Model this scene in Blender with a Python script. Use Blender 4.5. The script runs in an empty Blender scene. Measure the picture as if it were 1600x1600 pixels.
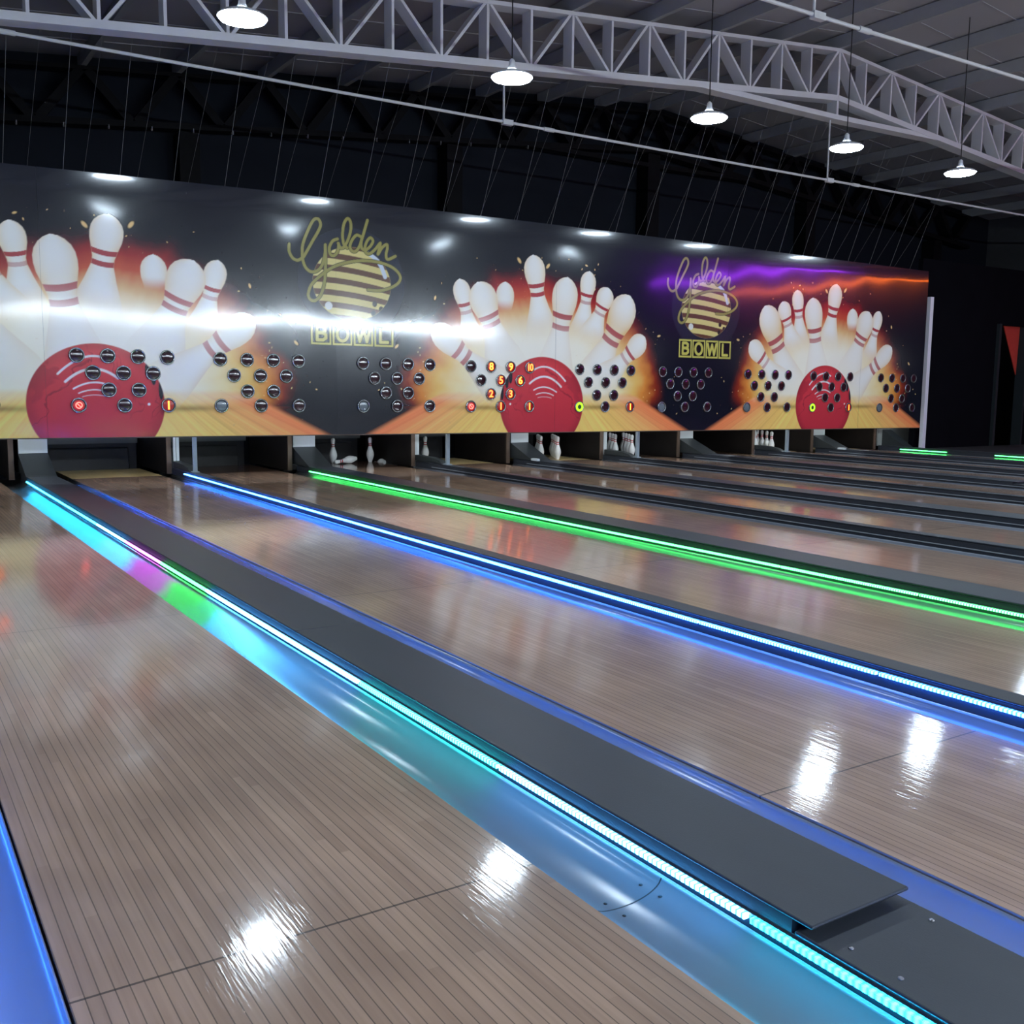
import bpy, math, random
import numpy as np
from mathutils import Matrix, Vector

random.seed(7)
RNG = np.random.default_rng(11)
COL = bpy.context.scene.collection
SC = bpy.context.scene

# ------------------------------------------------------------------ helpers
class MB:
    """collects boxes, tubes, lathes and prisms and links them as ONE mesh"""
    def __init__(self):
        self.v = []; self.f = []; self.s = []
    def add(self, vs, fs, smooth=False):
        n = len(self.v)
        self.v += [tuple(p) for p in vs]
        self.f += [tuple(i + n for i in f) for f in fs]
        self.s += [smooth] * len(fs)
        return self
    def box(self, x0, x1, y0, y1, z0, z1):
        vs = [(x, y, z) for z in (z0, z1) for y in (y0, y1) for x in (x0, x1)]
        return self.add(vs, [(0, 2, 3, 1), (4, 5, 7, 6), (0, 1, 5, 4), (2, 6, 7, 3), (0, 4, 6, 2), (1, 3, 7, 5)])
    def bar(self, a, b, wx, wy, up=(0, 1, 0)):
        a = Vector(a); b = Vector(b); d = (b - a).normalized()
        u = Vector(up); s = d.cross(u).normalized(); u = s.cross(d).normalized()
        vs = []
        for p in (a, b):
            for i, j in ((-1, -1), (1, -1), (1, 1), (-1, 1)):
                vs.append(p + s * (i * wx / 2) + u * (j * wy / 2))
        return self.add(vs, [(0, 1, 2, 3), (7, 6, 5, 4), (0, 4, 5, 1), (1, 5, 6, 2), (2, 6, 7, 3), (3, 7, 4, 0)])
    def tube(self, a, b, r, n=10, r2=None):
        a = Vector(a); b = Vector(b); d = (b - a).normalized()
        t = Vector((1, 0, 0)) if abs(d.x) < .8 else Vector((0, 1, 0))
        s = d.cross(t).normalized(); u = d.cross(s)
        r2 = r if r2 is None else r2
        vs = []
        for p, rr in ((a, r), (b, r2)):
            for k in range(n):
                an = 2 * math.pi * k / n
                vs.append(p + s * (math.cos(an) * rr) + u * (math.sin(an) * rr))
        fs = [(k, (k + 1) % n, n + (k + 1) % n, n + k) for k in range(n)]
        self.add(vs, fs, True)
        self.add(vs[:n], [tuple(range(n - 1, -1, -1))]); self.add(vs[n:], [tuple(range(n))])
        return self
    def lathe(self, prof, c=(0, 0, 0), n=24, axis='z'):
        vs = []; fs = []
        for r, h in prof:
            for k in range(n):
                an = 2 * math.pi * k / n
                x, y = r * math.cos(an), r * math.sin(an)
                p = (x, y, h) if axis == 'z' else (x, -h, y)
                vs.append((p[0] + c[0], p[1] + c[1], p[2] + c[2]))
        for i in range(len(prof) - 1):
            for k in range(n):
                a = i * n + k; b = i * n + (k + 1) % n
                fs.append((a, b, b + n, a + n))
        return self.add(vs, fs, True)
    def prism(self, poly, y0, y1):
        n = len(poly)
        vs = [(x, y0, z) for x, z in poly] + [(x, y1, z) for x, z in poly]
        fs = [(k, (k + 1) % n, n + (k + 1) % n, n + k) for k in range(n)]
        fs += [tuple(range(n - 1, -1, -1)), tuple(range(n, 2 * n))]
        return self.add(vs, fs)
    def prismx(self, poly, x0, x1):
        n = len(poly)
        vs = [(x0, y, z) for y, z in poly] + [(x1, y, z) for y, z in poly]
        fs = [(k, (k + 1) % n, n + (k + 1) % n, n + k) for k in range(n)]
        fs += [tuple(range(n - 1, -1, -1)), tuple(range(n, 2 * n))]
        return self.add(vs, fs)
    def build(self, name, mat, parent=None, bevel=0):
        me = bpy.data.meshes.new(name)
        me.from_pydata(self.v, [], self.f)
        me.polygons.foreach_set('use_smooth', self.s)
        me.materials.append(mat)
        import bmesh
        bm = bmesh.new(); bm.from_mesh(me)
        bmesh.ops.recalc_face_normals(bm, faces=bm.faces[:])
        bm.to_mesh(me); bm.free()
        me.update()
        o = bpy.data.objects.new(name, me); COL.objects.link(o)
        if parent: o.parent = parent
        if bevel:
            m = o.modifiers.new('Bevel', 'BEVEL'); m.width = bevel; m.segments = 2; m.limit_method = 'ANGLE'
        return o

def tag(o, label, cat, group=None, kind=None):
    if label: o['label'] = label
    if cat: o['category'] = cat
    if group: o['group'] = group
    if kind: o['kind'] = kind
    return o
def empty(name, loc, label, cat, group=None):
    o = bpy.data.objects.new(name, None); COL.objects.link(o)
    o.location = loc; o.empty_display_size = .1
    return tag(o, label, cat, group)
def struct(o):
    o['kind'] = 'structure'; return o
def copy_tree(o, parent=None):
    c = o.copy(); COL.objects.link(c); c.parent = parent
    for ch in o.children: copy_tree(ch, c)
    return c
ORD = ['first', 'second', 'third', 'fourth', 'fifth', 'sixth', 'seventh', 'eighth', 'ninth', 'tenth', 'eleventh', 'twelfth',
       'thirteenth', 'fourteenth', 'fifteenth', 'sixteenth', 'seventeenth', 'eighteenth', 'nineteenth', 'twentieth', 'twenty-first',
       'twenty-second', 'twenty-third', 'twenty-fourth', 'twenty-fifth', 'twenty-sixth', 'twenty-seventh', 'twenty-eighth', 'twenty-ninth', 'thirtieth']

# ------------------------------------------------------------------ materials
def s2l(c):
    return tuple((x / 255 / 12.92 if x / 255 <= .04045 else ((x / 255 + .055) / 1.055) ** 2.4) for x in c)
def mat(name, rgb, rough=.5, metal=0, spec=.5, coat=0, coat_rough=.1, noise=.0, nscale=8, bump=0, bscale=60, emit=None, estr=0, stretch=(1, 1, 1)):
    m = bpy.data.materials.new(name); m.use_nodes = True
    nt = m.node_tree; b = nt.nodes['Principled BSDF']
    b.inputs['Base Color'].default_value = (*rgb, 1)
    b.inputs['Roughness'].default_value = rough
    b.inputs['Metallic'].default_value = metal
    b.inputs['Specular IOR Level'].default_value = spec
    b.inputs['Coat Weight'].default_value = coat
    b.inputs['Coat Roughness'].default_value = coat_rough
    if emit:
        b.inputs['Emission Color'].default_value = (*emit, 1)
        b.inputs['Emission Strength'].default_value = estr
    if noise or bump:
        tc = nt.nodes.new('ShaderNodeTexCoord'); mp = nt.nodes.new('ShaderNodeMapping')
        mp.inputs['Scale'].default_value = stretch
        nt.links.new(tc.outputs['Object'], mp.inputs['Vector'])
    if noise:
        n = nt.nodes.new('ShaderNodeTexNoise'); n.inputs['Scale'].default_value = nscale; n.inputs['Detail'].default_value = 4
        nt.links.new(mp.outputs['Vector'], n.inputs['Vector'])
        mx = nt.nodes.new('ShaderNodeMix'); mx.data_type = 'RGBA'
        mx.inputs[6].default_value = (*[x * (1 - noise) for x in rgb], 1)
        mx.inputs[7].default_value = (*[min(1, x * (1 + noise)) for x in rgb], 1)
        nt.links.new(n.outputs['Fac'], mx.inputs[0]); nt.links.new(mx.outputs[2], b.inputs['Base Color'])
    if bump:
        n2 = nt.nodes.new('ShaderNodeTexNoise'); n2.inputs['Scale'].default_value = bscale; n2.inputs['Detail'].default_value = 3
        nt.links.new(mp.outputs['Vector'], n2.inputs['Vector'])
        bp = nt.nodes.new('ShaderNodeBump'); bp.inputs['Strength'].default_value = bump; bp.inputs['Distance'].default_value = .01
        nt.links.new(n2.outputs['Fac'], bp.inputs['Height']); nt.links.new(bp.outputs['Normal'], b.inputs['Normal'])
    return m

def wood_lane(name, c1, c2, seam=True):
    m = bpy.data.materials.new(name); m.use_nodes = True
    nt = m.node_tree; N = nt.nodes; L = nt.links; b = N['Principled BSDF']
    tc = N.new('ShaderNodeTexCoord'); sp = N.new('ShaderNodeSeparateXYZ'); L.new(tc.outputs['Object'], sp.inputs[0])
    def math_(op, a, bv=None, cv=None):
        n = N.new('ShaderNodeMath'); n.operation = op
        for i, x in enumerate((a, bv, cv)):
            if x is None: continue
            if isinstance(x, (int, float)): n.inputs[i].default_value = x
            else: L.new(x, n.inputs[i])
        return n.outputs[0]
    bx = math_('DIVIDE', sp.outputs[0], .0274)
    fl = math_('FLOOR', bx); fr = math_('FRACT', bx)
    # boards of differing length
    w0 = N.new('ShaderNodeTexWhiteNoise'); w0.noise_dimensions = '1D'; L.new(fl, w0.inputs['W'])
    off = math_('MULTIPLY', w0.outputs['Value'], 9.0)
    by = math_('FLOOR', math_('DIVIDE', math_('ADD', sp.outputs[1], off), 1.1))
    cm = N.new('ShaderNodeCombineXYZ'); L.new(fl, cm.inputs[0]); L.new(by, cm.inputs[1])
    w1 = N.new('ShaderNodeTexWhiteNoise'); w1.noise_dimensions = '2D'; L.new(cm.outputs[0], w1.inputs['Vector'])
    mp = N.new('ShaderNodeMapping'); mp.inputs['Scale'].default_value = (60, 2.2, 1); L.new(tc.outputs['Object'], mp.inputs['Vector'])
    g = N.new('ShaderNodeTexNoise'); g.inputs['Scale'].default_value = 1; g.inputs['Detail'].default_value = 5; L.new(mp.outputs['Vector'], g.inputs['Vector'])
    t = math_('MULTIPLY_ADD', w1.outputs['Value'], .38, math_('MULTIPLY', g.outputs['Fac'], .8))
    cr = N.new('ShaderNodeMix'); cr.data_type = 'RGBA'
    cr.inputs[6].default_value = (*c1, 1); cr.inputs[7].default_value = (*c2, 1)
    L.new(math_('SUBTRACT', t, .08), cr.inputs[0])
    # big stains
    st = N.new('ShaderNodeTexNoise'); st.inputs['Scale'].default_value = 1.6; st.inputs['Detail'].default_value = 3; L.new(tc.outputs['Object'], st.inputs['Vector'])
    mr = N.new('ShaderNodeMapRange'); mr.inputs[1].default_value = .35; mr.inputs[2].default_value = .7; mr.inputs[3].default_value = .82; mr.inputs[4].default_value = 1.08
    L.new(st.outputs['Fac'], mr.inputs[0])
    gap = math_('MULTIPLY', math_('LESS_THAN', fr, .09), .62)
    k = math_('SUBTRACT', 1.0, gap)
    k = math_('MULTIPLY', k, mr.outputs[0])
    if seam:
        ys = math_('FRACT', math_('DIVIDE', math_('ADD', sp.outputs[1], 19.2 - 4.9 - 1.94), 3.2))
        sm = math_('LESS_THAN', ys, .0022)
        k = math_('MULTIPLY', k, math_('SUBTRACT', 1.0, math_('MULTIPLY', sm, .75)))
    mul = N.new('ShaderNodeMix'); mul.data_type = 'RGBA'; mul.blend_type = 'MULTIPLY'; mul.inputs[0].default_value = 1
    cc = N.new('ShaderNodeCombineXYZ'); L.new(k, cc.inputs[0]); L.new(k, cc.inputs[1]); L.new(k, cc.inputs[2])
    L.new(cr.outputs[2], mul.inputs[6]); L.new(cc.outputs[0], mul.inputs[7]); L.new(mul.outputs[2], b.inputs['Base Color'])
    b.inputs['Roughness'].default_value = .42
    b.inputs['Specular IOR Level'].default_value = .35
    b.inputs['Coat Weight'].default_value = 1.0
    b.inputs['Coat IOR'].default_value = 1.5
    rn = N.new('ShaderNodeTexNoise'); rn.inputs['Scale'].default_value = 2.5; L.new(tc.outputs['Object'], rn.inputs['Vector'])
    rm = N.new('ShaderNodeMapRange'); rm.inputs[3].default_value = .05; rm.inputs[4].default_value = .12; L.new(rn.outputs['Fac'], rm.inputs[0])
    L.new(rm.outputs[0], b.inputs['Coat Roughness'])
    mp2 = N.new('ShaderNodeMapping'); mp2.inputs['Scale'].default_value = (120, 7, 1); L.new(tc.outputs['Object'], mp2.inputs['Vector'])
    n2 = N.new('ShaderNodeTexNoise'); n2.inputs['Scale'].default_value = 1; n2.inputs['Detail'].default_value = 2; L.new(mp2.outputs['Vector'], n2.inputs['Vector'])
    bp = N.new('ShaderNodeBump'); bp.inputs['Strength'].default_value = .16; bp.inputs['Distance'].default_value = .002
    L.new(n2.outputs['Fac'], bp.inputs['Height']); L.new(bp.outputs['Normal'], b.inputs['Coat Normal'])
    return m

def led_mat(name, rgb, strength, dots=True):
    m = bpy.data.materials.new(name); m.use_nodes = True
    nt = m.node_tree; N = nt.nodes; L = nt.links; b = N['Principled BSDF']
    b.inputs['Base Color'].default_value = (.6, .6, .6, 1); b.inputs['Roughness'].default_value = .4
    b.inputs['Emission Color'].default_value = (*rgb, 1)
    if dots:
        tc = N.new('ShaderNodeTexCoord'); sp = N.new('ShaderNodeSeparateXYZ'); L.new(tc.outputs['Object'], sp.inputs[0])
        a = N.new('ShaderNodeMath'); a.operation = 'MULTIPLY'; a.inputs[1].default_value = 2 * math.pi / .0166; L.new(sp.outputs[1], a.inputs[0])
        s = N.new('ShaderNodeMath'); s.operation = 'SINE'; L.new(a.outputs[0], s.inputs[0])
        mr = N.new('ShaderNodeMapRange'); mr.inputs[1].default_value = -1; mr.inputs[2].default_value = 1
        mr.inputs[3].default_value = strength * .04; mr.inputs[4].default_value = strength * 1.96
        L.new(s.outputs[0], mr.inputs[0]); L.new(mr.outputs[0], b.inputs['Emission Strength'])
    else:
        b.inputs['Emission Strength'].default_value = strength
    return m

M = {}
M['lane'] = wood_lane('lane_wood', s2l((152, 119, 97)), s2l((202, 168, 142)))
M['deck_pale'] = wood_lane('pin_deck_pale_maple', s2l((222, 192, 130)), s2l((240, 215, 160)), False)
for _m in (M['deck_pale'],): _m.node_tree.nodes['Principled BSDF'].inputs['Coat Weight'].default_value = .25
M['deck_dark'] = wood_lane('pin_deck_brown', s2l((92, 66, 52)), s2l((112, 84, 66)), False)
M['gutter'] = mat('gutter_plastic_led_lit', (.15, .17, .19), .22, spec=.6, noise=.12, nscale=5, stretch=(1, .3, 1))  # grey lowered beside lit strips so the LED colour stays saturated
M['gutter_unlit'] = mat('gutter_plastic_unlit', (.22, .24, .285), .38, noise=.15, nscale=5, stretch=(1, .3, 1))  # same plastic, paler grey stands in for light on the unlit gutters
M['divider'] = mat('divider_charcoal', (.036, .042, .055), .42, noise=.2, nscale=6, stretch=(1, .3, 1), bump=.05, bscale=300)
M['channel'] = mat('led_channel_aluminium', (.45, .47, .5), .35, metal=1)
M['rail'] = mat('unlit_led_diffuser', (.42, .45, .48), .4, noise=.05)
M['black'] = mat('black_painted_steel', (.012, .013, .015), .45, noise=.3, nscale=5)
M['rubber'] = mat('black_pit_cushion', (.018, .02, .024), .6, noise=.3, nscale=7)
M['greybar'] = mat('grey_pit_bar', (.11, .125, .13), .5, noise=.1)
M['kick'] = mat('dark_brown_kickback', (.014, .011, .010), .45, spec=.3, noise=.4, nscale=4)
M['kickedge'] = mat('brown_kickback_edge', (.10, .065, .045), .5, noise=.2, nscale=20)
M['white_panel'] = mat('white_laminate', (.62, .68, .70), .4, noise=.05, nscale=4)
M['grey_panel'] = mat('grey_laminate', (.34, .36, .35), .45, noise=.08, nscale=3)
M['ramp'] = mat('dark_ramp_laminate', (.035, .042, .045), .4, noise=.15)
M['pin'] = mat('pin_white_plastic', (.8, .82, .82), .25, coat=.4, coat_rough=.05, noise=.03, nscale=20)
M['pin_red'] = mat('pin_red_stripe', (.55, .02, .03), .3, noise=.05)
M['string'] = mat('pin_string', (.2, .2, .2), .7, noise=.1)
M['truss'] = mat('white_painted_truss', (.72, .72, .74), .5, noise=.08, nscale=3)
M['truss_dark'] = mat('black_painted_truss', (.004, .004, .005), .7, spec=.15, noise=.3)
M['pipe'] = mat('white_painted_pipe', (.6, .6, .6), .5, noise=.05)
M['roof'] = mat('roof_sandwich_panel', (.36, .35, .37), .55, noise=.08, nscale=1.2, stretch=(1, .15, 1))
M['purlin'] = mat('grey_purlin', (.34, .35, .36), .5, noise=.08)
M['backwall'] = mat('navy_cladding', (.009, .0115, .018), .8, spec=.15, noise=.25, nscale=1.2)
M['darkwall'] = mat('black_partition', (.004, .004, .006), .9, spec=.05, noise=.3, nscale=2)
M['hallwall'] = mat('dark_hall_wall', (.05, .05, .055), .7, noise=.2)
M['approach'] = mat('approach_wood', s2l((170, 135, 105)), .3, noise=.15, nscale=6)
M['concrete'] = mat('dark_subfloor', (.02, .02, .022), .7, noise=.3)
M['wire'] = mat('steel_wire', (.3, .3, .31), .5, metal=.3, noise=.1)
M['cable'] = mat('black_cable', (.01, .01, .01), .6, noise=.1)
M['shade'] = mat('lamp_white_shade', (.8, .82, .85), .3, noise=.03)
M['lampglow'] = mat('lamp_diffuser', (.9, .9, .9), .4, emit=(.70, .86, 1.0), estr=74)
M['tubeglow'] = mat('tube_light_diffuser', (.9, .9, .9), .4, emit=(.76, .89, 1.0), estr=225)
M['tubeglow_soft'] = mat('dimmed_tube_light_diffuser', (.9, .9, .9), .4, emit=(.76, .89, 1.0), estr=105)  # same tube, dimmed to weaken the left end of the mural streak
M['deckglow'] = mat('deck_light_diffuser', (.9, .9, .9), .4, emit=(.9, .96, 1.0), estr=40)
M['bezel'] = mat('chrome_bezel', (.35, .37, .38), .25, metal=.9, noise=.1)
M['bezel_in'] = mat('black_bezel_rim', (.01, .01, .01), .4, noise=.1)
M['lens'] = mat('dark_maroon_lens', (.035, .008, .014), .12, spec=.8, noise=.2, nscale=30)
M['lens_clear'] = mat('clear_grey_lens', (.15, .18, .2), .15, spec=.7, noise=.1, nscale=30)
M['lens_red'] = mat('lit_red_lens', (.10, .004, .004), .25, emit=(1, .02, .015), estr=.16, noise=.1)
M['lens_pink'] = mat('lit_pink_lens', (.16, .012, .012), .25, emit=(1, .05, .06), estr=.25, noise=.1)
M['glyph'] = mat('lit_red_digit', (.4, .05, .02), .4, emit=(1, .13, .02), estr=5)
M['glyph_hot'] = mat('lit_orange_digit', (.4, .1, .02), .4, emit=(1, .20, .02), estr=5)
M['glyph_pink'] = mat('lit_pink_symbol', (.4, .1, .1), .4, emit=(1, .10, .07), estr=4)
M['glyph_green'] = mat('lit_green_symbol', (.2, .4, .02), .4, emit=(.45, .95, .02), estr=1.2)
M['glyph_dark'] = mat('dark_green_symbol', (.02, .06, .01), .4, noise=.1)
M['red_cloth'] = mat('red_sheet', (.55, .05, .03), .6, noise=.1)
M['post_white'] = mat('white_post_paint', (.75, .73, .8), .4, noise=.05)
M['post_steel'] = mat('grey_steel_post', (.3, .36, .4), .4, noise=.1)
M['screw'] = mat('screw_steel', (.4, .4, .42), .3, metal=1)

# ------------------------------------------------------------------ layout
LW = 1.067
lanes = []           # (x0, x1)
x = 0.268
for i in range(10):
    lanes.append((x, x + LW)); x += LW + (.80 if i % 2 == 0 else .50)
lanes_all = [(-1.299, -.232)] + lanes
LY0, DECK, LY1 = -4.9, 13.15, 14.4
YF = 12.1            # face of the masking unit
HT = .08             # height of the divider tops

# ------------------------------------------------------------------ the setting
floor = struct(MB().box(-9, 25, -9, 15.9, -.32, -.20).build('floor', M['concrete']))
appr = struct(MB().box(-9, 25, -9, LY0 - .01, -.199, 0).build('floor_approach', M['approach']))
RX, RZ, RS = 13.29, 6.72, .094
def roofz(x): return RZ - RS * abs(x - RX)
mb = MB()
for a, b in ((-9, RX), (RX, 25)):
    vs = [(a, -9, roofz(a)), (b, -9, roofz(b)), (b, 15.9, roofz(b)), (a, 15.9, roofz(a))]
    vs += [(p[0], p[1], p[2] + .1) for p in vs]
    mb.add(vs, [(0, 1, 2, 3), (7, 6, 5, 4), (0, 4, 5, 1), (1, 5, 6, 2), (2, 6, 7, 3), (3, 7, 4, 0)])
# sheet joints on the underside run across the slope
for yy in np.arange(-8, 15.5, 1.0):
    for a, b in ((-9, RX), (RX, 25)):
        mb.bar((a, yy, roofz(a) - .004), (b, yy, roofz(b) - .004), .012, .02)
struct(mb.build('ceiling', M['roof']))
struct(MB().box(-9, 25, 15.8, 15.95, -.2, 6.8).build('wall_back', M['backwall']))
struct(MB().box(-9.15, -9, -9, 15.9, -.2, 6.8).build('wall_left', M['hallwall']))
struct(MB().box(25, 25.15, -9, 15.9, -.2, 6.8).build('wall_right', M['hallwall']))
struct(MB().box(-9, 25, -9.15, -9, -.2, 6.8).build('wall_front', M['hallwall']))
# black partition to the right of the lanes, with a doorway
struct(MB().box(17.62, 20.27, 12.45, 12.55, -.2, 3.75).box(21.40, 25, 12.45, 12.55, -.2, 3.75).box(20.27, 21.40, 12.45, 12.55, 2.58, 3.75).build('wall_partition', M['darkwall']))
fr = MB().box(20.25, 20.33, 12.38, 12.6, -.2, 2.6).box(21.30, 21.36, 12.38, 12.6, -.2, 2.6)
struct(fr.build('door_1', mat('door_frame_grey', (.02, .024, .027), .6, spec=.2, noise=.1)))
# raised dark floor beside the last lane
struct(MB().box(17.3, 25, LY0, 12.4, -.2, .03).build('floor_side', M['concrete']))

# roof purlins
NODE = 1.3005
pxs = [RX + k * NODE for k in range(-16, 9)]
for k, px in enumerate(pxs):
    w = 'over the ridge' if k == 16 else (f'{ORD[15-k]} left of the ridge' if k < 16 else f'{ORD[k-17]} right of the ridge')
    z = roofz(px) - .012
    o = MB().box(px - .035, px + .035, -8.9, 15.7, z - .2, z - .003 - (RS * .036)).build('roof_purlin', M['purlin'])
    tag(o, f'grey roof purlin under the ceiling, {w}', 'purlin', 'roof purlins')

# ------------------------------------------------------------------ roof trusses
def truss(y, m, name, label, cat, dark=False):
    t = empty(name, (RX, y, 4.3), label, cat)
    wy = .22
    top = lambda x: RZ - .235 - RS * abs(x - RX)
    bot = lambda x: top(x) - .72
    P = lambda x, z: (x - RX, 0, z - 4.3)
    xa, xb = RX - 16 * NODE, RX + 8 * NODE
    MB().bar(P(xa, top(xa)), P(RX, top(RX)), .05, wy).bar(P(RX, top(RX)), P(xb, top(xb)), .05, wy).build('top_chord', m, t)
    MB().bar(P(xa, bot(xa)), P(RX, bot(RX)), .085, wy).bar(P(RX, bot(RX)), P(xb, bot(xb)), .085, wy).build('bottom_chord', m, t)
    zt = bot(RX) - .29
    MB().bar(P(RX - 2.96, bot(RX - 2.96)), P(RX, zt), .075, wy * .93).bar(P(RX, zt), P(RX + 2.66, bot(RX + 2.66)), .075, wy * .93).build('tie_rod', m, t)
    def vert():
        pass
    n = 0
    for k in range(-32, 17):
        if dark: break
        x = RX + k * NODE / 2
        zz = zt if k == 0 else bot(x)
        MB().bar(P(x, zz), P(x, top(x)), .034 if k else .045, wy * .9).build('vertical_strut', m, t)
    for k in range(-32, 16):
        x0 = RX + k * NODE / 2; x1 = x0 + NODE / 2
        if k % 2 == 0: a, b = P(x0 + .04, top(x0) - .02), P(x1 - .04, bot(x1) + .03)
        else: a, b = P(x0 + .04, bot(x0) + .03), P(x1 - .04, top(x1) - .02)
        MB().bar(a, b, .12 if dark else .034, wy * .9).build('diagonal_strut', m, t)
    return t
YT = 11.2
truss(YT, M['truss'], 'roof_truss', 'white painted steel lattice roof truss crossing the hall above the mural', 'truss')
truss(15.55, M['truss_dark'], 'wall_truss', 'black steel lattice truss against the dark back wall', 'truss', True)
for k, cx in enumerate((4.31, 8.80, 13.26, 17.8, 22.4)):
    o = MB().box(cx - .15, cx + .15, 15.45, 15.79, -.19, roofz(cx) - 1.03).build('steel_column', M['truss_dark'])
    tag(o, f'black steel column on the dark back wall, {ORD[k]} from the left', 'column', 'back wall columns')
for k in range(16):
    x = 1.4 + k * .59
    o = MB().tube((x, 15.43, roofz(x) - 1.02), (x, 15.37, roofz(x) - 1.05), .012, 8).tube((x, 15.37, roofz(x) - 1.05), (x, 15.37, roofz(x) - 1.0), .01, 8).build('wall_hook', M['screw'])
    tag(o, f'tiny steel hook on the black wall truss, {ORD[k]} from the left', 'hook', 'hooks on the wall truss')

# ------------------------------------------------------------------ hung conduits
def conduit(y, z, xa, xb, hangers, topz, label):
    t = empty('ceiling_conduit', (xa, y, z), label, 'pipe', 'white ceiling conduits')
    mb = MB().tube((0, 0, 0), (xb - xa, 0, 0), .018, 10); mb.build('pipe', M['pipe'], t)
    for hx in hangers:
        MB().tube((hx - xa, 0, .02), (hx - xa, 0, topz(hx) - z), .014, 8).build('hanger_rod', M['pipe'], t)
        MB().box(hx - xa - .02, hx - xa + .13, -.03, .03, -.035, .03).build('clamp', M['pipe'], t)
        MB().tube((hx - xa + .62, 0, 0), (hx - xa + .78, 0, 0), .027, 10).build('coupling', M['pipe'], t)
    return t
bz = lambda x: RZ - .235 - RS * abs(x - RX) - .77
conduit(YT, 4.52, -8.9, 24.8, (.7, 7.09, 13.24, 19.6), lambda x: bz(x) - (.25 if abs(x - RX) < 1 else 0), 'long white conduit hung under the roof truss, the lower of the two')
conduit(6.5, 4.52, -8.9, 24.8, (.9, 7.4, 13.9, 20.4), lambda x: roofz(x) - .01, 'white conduit hung from the ceiling at upper right, nearer than the truss')

# thin suspension wires of the masking unit
def ztop(x): return np.interp(x, [-2, 1.3, 4.2, 8, 12.2, 17.3], [3.44, 3.46, 3.50, 3.50, 3.485, 3.45])
for fam in range(2):
    for k in range(27):
        x = 1.42 + k * .59
        if x > 17: break
        zt = bz(x) if abs(x - RX) > 2.7 else bz(RX) - .27 + .0 * x
        zt = roofz(x) - 1.0
        if fam == 0: a, b = (x, YF + .03, float(ztop(x)) - .01), (x, YT + .13, zt)
        else: a, b = (x + .3, 12.9, 3.30), (x + .3, YT + .13, roofz(x + .3) - 1.0)
        o = MB().tube(a, b, .0018 if fam == 0 else .0011, 6).build('suspension_wire', M['wire'])
        if fam == 0: tag(o, f'thin wire from mural top to truss, front row, {ORD[k]} from left', 'wire', 'front suspension wires')
        else: tag(o, f'thin wire rising behind the mural, rear row, {ORD[k]} from left', 'wire', 'rear suspension wires')

# ------------------------------------------------------------------ pendant lamps
def lamp_tree(label, group, m=None):
    t = empty('pendant_lamp', (0, 0, 0), label, 'lamp', group)
    MB().lathe([(.001, .0), (.15, .004), (.205, .018), (.215, .03), (.20, .045)], (0, 0, -.03), 32).build('diffuser', M['lampglow'], t)
    MB().lathe([(.222, .028), (.225, .036), (.19, .062), (.12, .085), (.06, .105)], (0, 0, -.02), 32).build('lamp_shade', M['shade'], t)
    MB().lathe([(.06, .085), (.05, .12), (.035, .15), (.03, .2), (.012, .22), (.001, .222)], (0, 0, -.02), 20).build('heat_sink', M['shade'], t)
    return t
def place_lamp(x, y, z, label, group):
    t = lamp_tree(label, group)
    t.location = (x, y, z)
    MB().tube((0, 0, .19), (0, 0, roofz(x) - z - .005), .007, 8).build('cable', M['cable'], t)
vis = [(3.13, 4.47, 'brightest white disc pendant lamp at top left, in front of the truss'),
       (6.05, 4.44, 'white disc pendant lamp crossing the truss lower chord, second from left'),
       (8.92, 4.45, 'white disc pendant lamp hanging in the middle of the visible row'),
       (11.47, 4.44, 'white disc pendant lamp below the truss tie, fourth from left'),
       (14.06, 4.42, 'rightmost white disc pendant lamp, smallest of the visible row')]
for x, z, l in vis: place_lamp(x, 9.4, z, l, 'disc pendant lamps')
place_lamp(.2, 9.4, 4.47, 'white disc pendant lamp just beyond the left edge of the photo', 'disc pendant lamps')
place_lamp(17.0, 9.4, 4.42, 'white disc pendant lamp just beyond the right edge of the photo', 'disc pendant lamps')
for r, yy in enumerate((3.6,)):  # unseen lamp row added to light the near lanes
    for k, x in enumerate((-2.6, .6, 4.2, 7.8, 11.4, 15.0)):
        place_lamp(x, yy, 4.5, f'added unseen white disc pendant lamp {"over the near lanes" if r == 0 else "over the approach"}, {ORD[k]} from the left', 'added disc pendant lamps nearer the approach')

# tube lights over the approach (mirrored as the pale streak across the mural)
for k in range(8):
    x0 = -1.2 + k * 2.3
    t = empty('tube_light', (x0, -3.2, 2.96), f'white linear tube light hung over the approach behind the camera, {ORD[k]} from left', 'lamp', 'tube lights over the approach')
    MB().box(0, 2.2, -.05, .05, .0, .05).build('housing', M['shade'], t)
    MB().tube((.03, 0, -.03), (2.17, 0, -.03), .04, 12).build('tube', M['tubeglow' if k > 3 else 'tubeglow_soft'], t)
    for hx in (.3, 1.9): MB().tube((hx, 0, .05), (hx, 0, roofz(x0 + hx) - 2.97), .005, 6).build('hanger_rod', M['wire'], t)
# coloured LED lines on the right wall (mirrored in the glossy mural)
o = MB().box(24.9, 24.999, -4.5, 4.0, 5.0, 5.1).build('led_strip', led_mat('purple_led_line', (.33, .03, 1), 34, False)); tag(o, 'purple LED line high on the right hall wall', 'light strip')
o = MB().box(24.9, 24.999, -1.0, 7.0, 4.35, 4.43).build('led_strip', led_mat('orange_led_line', (1, .16, .01), 24, False)); tag(o, 'orange LED line on the right hall wall below the purple one', 'light strip')

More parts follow.
